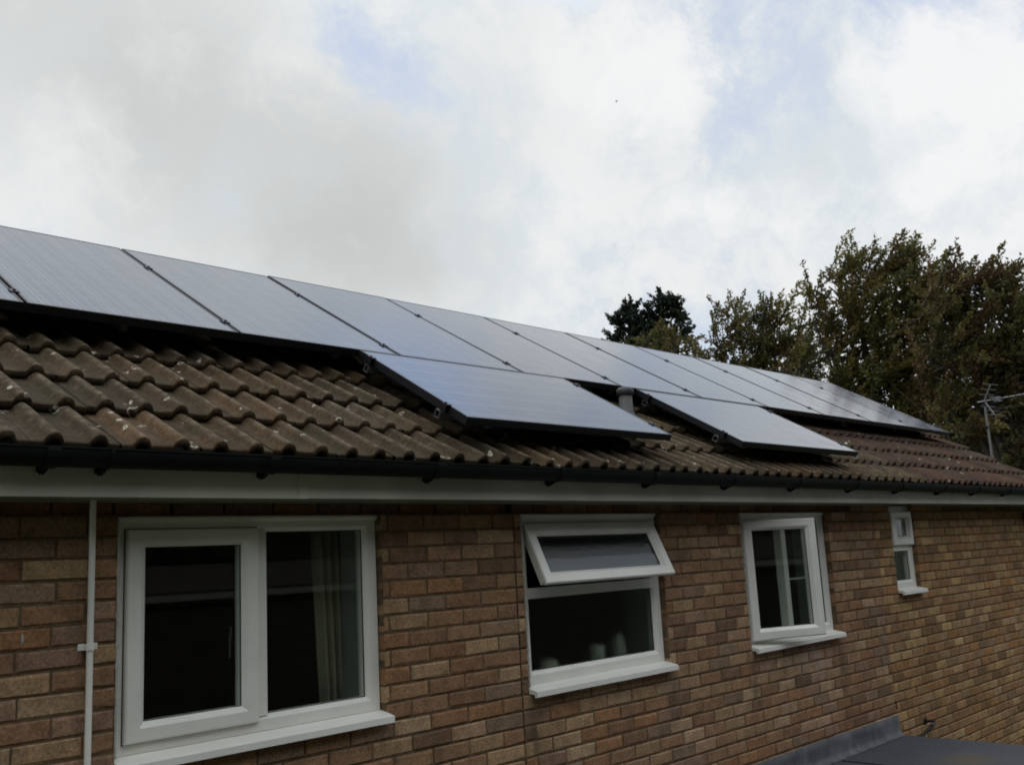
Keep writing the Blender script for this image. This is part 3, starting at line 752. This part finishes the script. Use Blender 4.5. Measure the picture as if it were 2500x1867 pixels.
for k in range(12):
    c = bp(.33 + k * .078); h = .088 - .002 * k
    m.tube([c - cr * h, c + cr * h], .003, 6)
rel(m.build('director_rods', 'railalu'), aer)
m = MB(); c = bp(.24); m.tube([c - cr * .12 + Vector((0, 0, .015)), c + cr * .12 + Vector((0, 0, .015)), c + cr * .12 - Vector((0, 0, .015)), c - cr * .12 - Vector((0, 0, .015)), c - cr * .12 + Vector((0, 0, .015))], .005, 6)
m.box(c.x - .03, c.x + .03, c.y - .03, c.y + .03, c.z - .03, c.z + .025); rel(m.build('dipole', 'railalu'), aer)
for sg in (1, -1):
    m = MB(); st_ = bp(.09) + Vector((0, 0, .01 * sg)); en = st_ + bd * .10 + Vector((0, 0, .17 * sg))
    m.tube([st_, en], .009, 8)
    for q in (.35, .68, 1.0):
        c = st_.lerp(en, q); m.tube([c - cr * .15, c + cr * .15], .0035, 6)
    rel(m.build('reflector', 'railalu'), aer)

# ------------------------------------------------------------------ ground
m = MB(); m.add([(-900, -900, GROUND), (900, -900, GROUND), (900, 900, GROUND), (-900, 900, GROUND)], [(0, 1, 2, 3)])
g = m.build('ground', 'grass', fixn=False); g['kind'] = 'structure'

# ------------------------------------------------------------------ trees
RIGHT = Vector((.39, -.92, 0))
def leaf_mesh(name, P, D, size, cols, parent, mat='leaf', aspect=.55):
    """P centres (n,3), D axis dirs (n,3), rhombic leaves with a fold"""
    n = len(P); R = RNG.normal(size=(n, 3)); D = D / np.linalg.norm(D, axis=1, keepdims=True)
    S = np.cross(D, R); S /= np.linalg.norm(S, axis=1, keepdims=True); s = size[:, None]
    V = np.empty((n, 4, 3)); V[:, 0] = P - D * s * .5; V[:, 1] = P + S * s * aspect * .5 - D * s * .05; V[:, 2] = P + D * s * .5; V[:, 3] = P - S * s * aspect * .5 - D * s * .05
    me = bpy.data.meshes.new(name); me.vertices.add(n * 4); me.vertices.foreach_set('co', V.ravel())
    me.loops.add(n * 4); me.loops.foreach_set('vertex_index', np.arange(n * 4, dtype=np.int32))
    me.polygons.add(n); me.polygons.foreach_set('loop_start', np.arange(0, n * 4, 4, dtype=np.int32)); me.polygons.foreach_set('loop_total', np.full(n, 4, dtype=np.int32))
    me.update(calc_edges=True)
    ca = me.color_attributes.new('Col', 'FLOAT_COLOR', 'CORNER'); C4 = np.ones((n, 4)); C4[:, :3] = cols
    ca.data.foreach_set('color', np.repeat(C4, 4, axis=0).ravel()); me.materials.append(M[mat])
    o = bpy.data.objects.new(name, me); COL.objects.link(o)
    if parent: o.parent = parent
    return o
TSCALE = 2.2      # the group stands about sixty metres away
def tree(name, label, cat, lobes, base, pal, boughs=25, leaf=.092, wind=.45, tw_len=(.18, .46), per=1.1, blen=1.35, leafgap=.019, trunk_r=.22, spread=.035, group=None, up=.45, lift=.16):
    t = empty(name, label, cat, (0, 0, 0), group)
    K = TSCALE; ox, oy, oz = 0, -3.571, -.241
    lobes = [(ox + (a - ox) * K, oy + (b - oy) * K, oz + (c + lift - oz) * K, r * K) for a, b, c, r in lobes]; base = (ox + (base[0] - ox) * K, oy + (base[1] - oy) * K)
    leaf *= K; tw_len = (tw_len[0] * K, tw_len[1] * K); spread *= K; trunk_r *= 1.5
    Ps, Ds, Cs, Sz = [], [], [], []
    tb = MB(); bx_, by_ = base
    top = max(l[2] for l in lobes); cx = sum(l[0] for l in lobes) / len(lobes); cy = sum(l[1] for l in lobes) / len(lobes)
    zlow = min(l[2] - l[3] for l in lobes)
    fork = Vector((bx_ + (cx - bx_) * .5, by_ + (cy - by_) * .5, GROUND + (zlow - GROUND) * .8))
    tb.tube([(bx_, by_, GROUND - .1), (bx_, by_, GROUND + 1), fork, (cx, cy, top - .8)], [trunk_r * 1.25, trunk_r, trunk_r * .8, .03], 10)
    for (lx, ly, lz, lr) in lobes:
        c = np.array([lx, ly, lz]); cv = Vector(c)
        mid = fork.lerp(cv, .5) + Vector((random.uniform(-.3, .3), random.uniform(-.3, .3), -.3))
        tb.tube([fork, mid, cv, cv + Vector((random.uniform(-.3, .3), random.uniform(-.3, .3), lr * .7))], [trunk_r * .5, trunk_r * .33, trunk_r * .16, .012], 7)
        R_ = lr / K; nb = max(4, int(boughs * R_ ** 2))
        W = np.array(RIGHT) * wind + np.array([0, 0, up])
        for _ in range(nb):
            d = RNG.normal(size=3); d /= np.linalg.norm(d)
            p0 = c + d * RNG.random() * lr * .55
            bd = d * .75 + W * .8 + RNG.normal(size=3) * .25; bd /= np.linalg.norm(bd)
            BL_ = lr * RNG.uniform(.45, .85) * blen
            side = np.cross(bd, RNG.normal(size=3)); side /= np.linalg.norm(side)      # boughs spread as flat sprays
            bcol = np.array(pal[RNG.integers(len(pal))]) * RNG.uniform(.75, 1.35)
            tb.tube([Vector(p0 - bd * BL_ * .2), Vector(p0 + bd * BL_ * .5), Vector(p0 + bd * BL_)], [.022 * K, .012 * K, .004 * K], 4, caps=False)
            nt = int(per * BL_ / K / .12) + 3
            for q in range(nt):
                u = (q + RNG.random()) / nt
                root = p0 + bd * BL_ * u
                sd = side * (1 if q % 2 else -1) * (.9 - .5 * u) + bd * .75 + W * .35 + RNG.normal(size=3) * .22; sd /= np.linalg.norm(sd)
                L = RNG.uniform(*tw_len) * (1.1 - .65 * u)
                k = max(3, int(L / K / leafgap))
                tt = (np.arange(k) + RNG.random(k)) / k
                P = root + np.outer(tt, sd) * L + RNG.normal(size=(k, 3)) * spread * (1 - .5 * tt)[:, None]
                Ps.append(P); Ds.append(sd + RNG.normal(size=(k, 3)) * .7)
                Cs.append(np.clip(bcol * RNG.uniform(.85, 1.2, size=(k, 1)), .004, .5)); Sz.append(RNG.uniform(.6, 1.35, size=k) * leaf)
    tb.build('trunk', 'bark', t, fixn=False)
    leaf_mesh('crown', np.concatenate(Ps), np.concatenate(Ds), np.concatenate(Sz), np.concatenate(Cs), t)
    return t
BEECH = [(.10, .090, .024), (.12, .10, .024), (.085, .084, .024), (.12, .085, .024), (.072, .075, .024), (.095, .072, .022), (.14, .125, .03)]
GREEN = [(.10, .092, .026), (.085, .082, .024), (.12, .098, .028), (.07, .07, .024), (.13, .115, .032), (.11, .078, .026)]
RED = [(.10, .078, .025), (.085, .078, .025), (.085, .084, .024), (.11, .068, .028), (.07, .062, .024), (.09, .056, .026), (.10, .088, .027)]
PINE = [(.018, .03, .02), (.022, .036, .022), (.014, .024, .018), (.03, .045, .02)]
tree('pine_tree', 'small dark green pine standing behind the roof, left of the other trees', 'tree',
     [(30.40, 19.2, 8.85, .50), (30.16, 19.55, 8.45, .5), (30.55, 19.0, 8.3, .55), (31.15, 18.2, 9.2, .55), (31.38, 17.85, 9.0, .5), (31.05, 18.35, 8.6, .6), (31.5, 17.7, 8.6, .42), (31.5, 17.7, 7.9, .5), (29.99, 19.77, 7.75, .5), (30.57, 19.0, 7.8, .7), (31.1, 18.3, 7.9, .6), (30.8, 18.6, 6.8, 1.2), (30.6, 18.9, 5.4, 1.3)],
     (30.8, 18.7), PINE, boughs=85, leaf=.10, wind=.05, tw_len=(.12, .24), per=1.5, blen=1.25, leafgap=.009, spread=.035, up=.35)
tree('shrubby_tree', 'low brownish green tree in front of the pine, just above the panels', 'tree',
     [(25.09, 14.64, 6.20, .62), (25.6, 13.92, 6.0, .66), (24.68, 15.18, 5.75, .55), (25.95, 13.45, 5.75, .5), (25.2, 14.4, 5.0, 1.1), (25.8, 13.5, 4.6, 1.0), (25.4, 14.2, 3.4, 1.3)],
     (25.3, 14.2), GREEN, boughs=24, wind=.15)
tree('olive_green_tree', 'mid-sized olive green tree between the pine and the tallest trees', 'tree',
     [(25.79, 11.75, 6.30, .95), (26.32, 10.83, 6.10, .95), (25.5, 12.24, 5.70, .80), (25.2, 12.7, 5.3, .55), (26.1, 11.23, 5.27, 1.2), (26.55, 10.39, 5.29, 1.0), (25.82, 11.7, 4.57, 1.1), (26.4, 10.8, 4.2, 1.2), (26.0, 11.4, 3.0, 1.5)],
     (26.0, 11.3), GREEN, wind=.3)
tree('beech_tree', 'tall wind-blown bronze green tree in the middle of the group at right', 'tree',
     [(24.05, 8.9, 4.3, .75), (24.5, 7.78, 6.50, .90), (24.24, 8.33, 5.95, .72), (24.2, 8.4, 5.2, .6), (24.82, 7.05, 6.35, 1.12), (25.05, 6.5, 6.55, .85), (24.68, 7.37, 5.07, 1.4), (24.36, 8.07, 4.55, 1.0), (25.2, 6.0, 5.95, .95), (25.15, 6.25, 5.13, 1.35), (24.9, 6.88, 3.59, 1.65), (24.4, 7.98, 3.50, 1.1), (24.8, 7.2, 2.0, 1.7)],
     (24.8, 7.2), BEECH, wind=.75, trunk_r=.28)
tree('copper_beech_tree', 'tall reddish bronze tree at the right edge behind the aerial', 'tree',
     [(23.5, 4.98, 4.95, .95), (23.62, 4.61, 5.30, .85), (23.8, 4.09, 5.3, .88), (23.95, 3.7, 4.95, .85), (23.71, 4.36, 3.96, 1.25), (23.99, 3.46, 4.45, 1.1), (24.04, 3.29, 3.31, 1.5), (23.79, 4.11, 2.50, 1.5), (23.46, 5.06, 3.56, 1.1), (24.18, 2.76, 4.35, 1.15), (24.33, 2.17, 3.7, 1.35), (23.47, 5.03, 2.2, 1.2), (24.1, 3.0, 1.6, 1.7), (24.3, 1.9, 2.4, 1.6), (24.5, 1.2, 4.3, 1.4), (24.0, 3.8, .4, 1.7)],
     (24.0, 3.5), RED, wind=.8, trunk_r=.3)
# darker trees further back that close the view low down
tree('distant_tree', 'dark green tree low behind the bronze trees, left of the aerial', 'tree',
     [(33.5, 9.0, 4.6, 1.5), (34.2, 7.4, 4.2, 1.6), (34.6, 6.0, 3.8, 1.6), (34.0, 8.0, 2.6, 1.8), (34.5, 5.4, 2.4, 1.8)], (34, 7.2), [(.035, .04, .02), (.045, .045, .02), (.03, .035, .018)], boughs=14, leaf=.15, wind=.2)
tree('dark_green_tree', 'dark green tree low at the right edge, behind the aerial mast', 'tree',
     [(31.0, 3.6, 3.0, 1.5), (31.4, 2.2, 3.4, 1.6), (31.0, 4.8, 2.2, 1.5), (31.5, 1.0, 2.4, 1.6), (31.2, 3.0, 1.2, 1.8), (31.5, .0, 3.4, 1.6)], (31.2, 2.6), [(.035, .04, .02), (.045, .045, .02), (.03, .035, .018)], boughs=14, leaf=.15, wind=.2)
# garage that the windows mirror, and an unseen hedge added to block low sky
def hedge(name, label, xa, xb, y, h, depth):
    t = empty(name, label, 'hedge'); n = 34000
    P = np.empty((n, 3)); P[:, 0] = RNG.uniform(xa, xb, n); P[:, 1] = y - RNG.random(n) ** 2 * depth; 
    top = h + .35 * np.sin(P[:, 0] * .9) + .2 * np.sin(P[:, 0] * 2.3)
    P[:, 2] = GROUND + RNG.random(n) ** .8 * (top - GROUND)
    c = np.array([(.022, .035, .014), (.03, .04, .018), (.018, .028, .012)])[RNG.integers(3, size=n)]
    leaf_mesh('foliage', P, RNG.normal(size=(n, 3)), RNG.uniform(.25, .45, n), c, t)
    m = MB(); m.box(xa, xb, y - depth, y - .35, GROUND, h - .5); m.build('branches', 'bark', t)
gar = empty('garage', 'long low garage with a white fascia across the garden behind the viewpoint', 'garage', (3, -9, GROUND))
def relg(o): o.parent = gar; o.matrix_parent_inverse = Matrix.Translation(-Vector(gar.location)); return o
m = MB(); m.box(-9, 17, -9.6, -8.6, GROUND, -.62); relg(m.build('garage_wall', 'bark'))
m = MB(); m.box(-9.1, 17.1, -8.56, -8.53, -.52, -.437); relg(m.build('fascia', 'soffit'))
m = MB(); m.extr_x([(-8.529, -.435), (-8.529, -.40), (-9.62, -.05), (-9.62, -.6), (-8.6, -.6)], -9.1, 17.1); relg(m.build('garage_roof', 'bark'))
hedge('sky_blocking_hedge', 'unseen tall dark hedge added behind the viewpoint to block low sky light', -18, 30, -10, 6.3, 1.8)

bird = empty('bird', 'tiny dark bird flying high in the cloudy sky above the panels', 'bird', (50.62, 34.12, 30.05))
def relb(o): o.parent = bird; return o
m = MB(); m.tube([(-.10, 0, 0), (-.06, 0, .004), (0, 0, .008), (.06, 0, .01), (.09, 0, .012), (.11, 0, .01)], [.012, .02, .034, .026, .02, .004], 10); m.tube([(-.18, 0, 0), (-.09, 0, 0)], [.022, .012], 6); relb(m.build('body', 'black'))
for sg in (1, -1):
    m = MB(); vs = [(.04, sg * .02, .01), (.05, sg * .12, .05), (.0, sg * .24, .03), (-.03, sg * .12, .045), (-.04, sg * .02, .008)]
    vs += [(x, y, z - .006) for x, y, z in vs]; m.add(vs, [(0, 1, 2, 3, 4), (9, 8, 7, 6, 5)] + [(i, (i + 1) % 5, 5 + (i + 1) % 5, 5 + i) for i in range(5)]); relb(m.build('wing', 'black'))
bird.rotation_euler = (.3, .1, 2.2); bird.scale = (.62, .62, .62)

# ------------------------------------------------------------------ world: daylight sky with broken cloud
SUN_AZ, SUN_EL = 100, 62      # degrees, anticlockwise from +x
w = bpy.data.worlds.new('World'); sc.world = w; w.use_nodes = True
nt = w.node_tree; bg = nt.nodes['Background']
sky = N(nt, 'ShaderNodeTexSky', sky_type='NISHITA'); sky.sun_disc = False
sky.sun_elevation = rad(SUN_EL); sky.sun_rotation = rad(90 - SUN_AZ); sky.air_density = 1.; sky.dust_density = 2.
geo = N(nt, 'ShaderNodeTexCoord').outputs['Generated']
wn = noise(nt, geo, 7, 5, .6)
wv = N(nt, 'ShaderNodeVectorMath', operation='MULTIPLY_ADD'); ln(nt, wn.outputs['Color'], wv.inputs[0]); wv.inputs[1].default_value = (.11, .11, .11); ln(nt, geo, wv.inputs[2])
wo = N(nt, 'ShaderNodeVectorMath', operation='SUBTRACT'); ln(nt, wv.outputs[0], wo.inputs[0]); wo.inputs[1].default_value = (.055, .055, .055)
nv = N(nt, 'ShaderNodeVectorMath', operation='NORMALIZE'); ln(nt, wo.outputs[0], nv.inputs[0]); DIRV = nv.outputs[0]
def dirv(az, el): a, e = rad(az), rad(el); return (math.cos(e) * math.cos(a), math.cos(e) * math.sin(a), math.sin(e))
def blobs(L, k=1.9, g_=.55):
    acc = None
    for az, el, r, a in L:
        d = N(nt, 'ShaderNodeVectorMath', operation='DOT_PRODUCT'); ln(nt, DIRV, d.inputs[0]); d.inputs[1].default_value = dirv(az, el)
        v = ramp(nt, d.outputs['Value'], math.cos(rad(r * k)), 1.0, 0, a * g_)
        acc = v if acc is None else mathn(nt, 'ADD', acc, v)
    return acc
BL = [(51.6, 26.1, 3.5, .6), (53.2, 28.2, 2.4, .4), (33.5, 23.5, 3.0, .35), (28.0, 26.7, 3.5, .3), (15.2, 25.8, 4.0, 1.), (14.4, 23.8, 1.9, .8), (30.9, 29.8, 3.0, .5), (37.0, 15.3, 3.2, .3), (30.3, 15.2, 3.2, .4), (39.5, 23.1, 3.0, .4), (33.8, 29.2, 1.6, .5), (19.6, 27.1, 2.4, .7)]
GL = [(76, 41, 12, 1.5), (59.7, 22.1, 5.4, .8), (54.8, 20.5, 4.8, .7), (49.3, 21.0, 5.4, .6), (65.3, 23.0, 4.3, .4), (67.9, 27.6, 5.4, .3), (53.5, 17.4, 3.0, .6), (46.7, 16.4, 2.4, .4), (26.2, 21.1, 1.2, .7), (24.2, 20.5, 1.1, .4), (48.0, 18.6, 4.0, .3), (70.9, 18.4, 3.2, .1), (43.1, 28.3, 3.5, .25)]
WL = [(37.3, 29.1, 3.0, .7), (34.3, 27.1, 2.4, .6), (33.1, 25.2, 1.6, .5), (21.3, 25.4, 2.4, 1), (17.7, 25.1, 2.4, 1), (19.3, 22.1, 4.0, .7), (15.6, 18.3, 5.4, 1), (31.7, 19.5, 1.6, .8), (27.2, 19.1, 3.2, .6), (69.0, 22.4, 2.7, .5), (56.4, 26.7, 3.0, .4), (15.0, 22.7, 1.6, .8), (42.4, 18.4, 5.4, .4), (29.9, 28.4, 3.0, .3)]
fb = noise(nt, geo, 6.5, 9, .62); fb2 = noise(nt, geo, 2.2, 5, .5)
fb3 = noise(nt, DIRV, 17, 12, .68); fb3.inputs['Distortion'].default_value = .25
n1 = ramp(nt, fb.outputs['Fac'], .30, .70, -.30, .30); n2 = ramp(nt, fb2.outputs['Fac'], .3, .7, -.2, .2); n3 = ramp(nt, fb3.outputs['Fac'], .28, .72, -.26, .26)
fine = mathn(nt, 'ADD', n1, n3)
greyb = blobs(GL, 2.0, .42)
blue = mathn(nt, 'ADD', mathn(nt, 'SUBTRACT', mathn(nt, 'MULTIPLY_ADD', greyb, -.45, blobs(BL)), mathn(nt, 'MULTIPLY', blobs(WL, 1.5), .7)), mathn(nt, 'ADD', fine, n2))
grey = mathn(nt, 'ADD', greyb, mathn(nt, 'MULTIPLY', fine, -.45))
white = mathn(nt, 'ADD', blobs(WL, 1.6), mathn(nt, 'MULTIPLY', fine, -.8))
nz = N(nt, 'ShaderNodeVectorMath', operation='SCALE'); ln(nt, sky.outputs[0], nz.inputs[0]); nz.inputs['Scale'].default_value = .10
nsky = mixc(nt, .8, nz.outputs[0], (.60, .69, .90))
c = mixc(nt, ramp(nt, fine, -.35, .35), (.84, .855, .86), (.71, .765, .80))
c = mixc(nt, ramp(nt, grey, 0, 1.15, 0, 1), c, (.575, .59, .58))
c = mixc(nt, ramp(nt, blue, -.05, .95, 0, .85), c, nsky)
c = mixc(nt, ramp(nt, white, 0, 1.0, 0, .9), c, (.92, .93, .935))
def patch(c, az, el, r, col, a):
    d = N(nt, 'ShaderNodeVectorMath', operation='DOT_PRODUCT'); ln(nt, DIRV, d.inputs[0]); d.inputs[1].default_value = dirv(az, el)
    return mixc(nt, ramp(nt, d.outputs['Value'], math.cos(rad(r)), math.cos(rad(r * .25)), 0, a), c, col)
sepz = N(nt, 'ShaderNodeSeparateXYZ'); ln(nt, geo, sepz.inputs[0])
up_ = ramp(nt, sepz.outputs[2], .5, .95, 0, 1)
c = patch(c, 38, 39, 8.5, (.60, .80, 1.2), .95)
c = mixc(nt, ramp(nt, sepz.outputs[2], .55, .75, 0, .35), c, (.62, .65, .74))
zs = N(nt, 'ShaderNodeVectorMath', operation='SCALE'); ln(nt, c, zs.inputs[0]); ln(nt, mathn(nt, 'MULTIPLY_ADD', up_, 1.7, 1.), zs.inputs['Scale'])
ln(nt, zs.outputs[0], bg.inputs['Color']); bg.inputs['Strength'].default_value = 1.0
sun = bpy.data.lights.new('sun', 'SUN'); sun.energy = .5; sun.angle = rad(14); sun.color = (1, .95, .88)
so_ = bpy.data.objects.new('sun', sun); COL.objects.link(so_)
so_.rotation_euler = (-Vector(dirv(SUN_AZ, SUN_EL))).to_track_quat('-Z', 'Y').to_euler()

sc.view_settings.view_transform = 'Standard'; sc.view_settings.look = 'None'; sc.view_settings.exposure = 0; sc.view_settings.gamma = 1
sc.render.film_transparent = False; sc.cycles.filter_width = 1.9; sc.cycles.max_bounces = 8; sc.cycles.transparent_max_bounces = 16
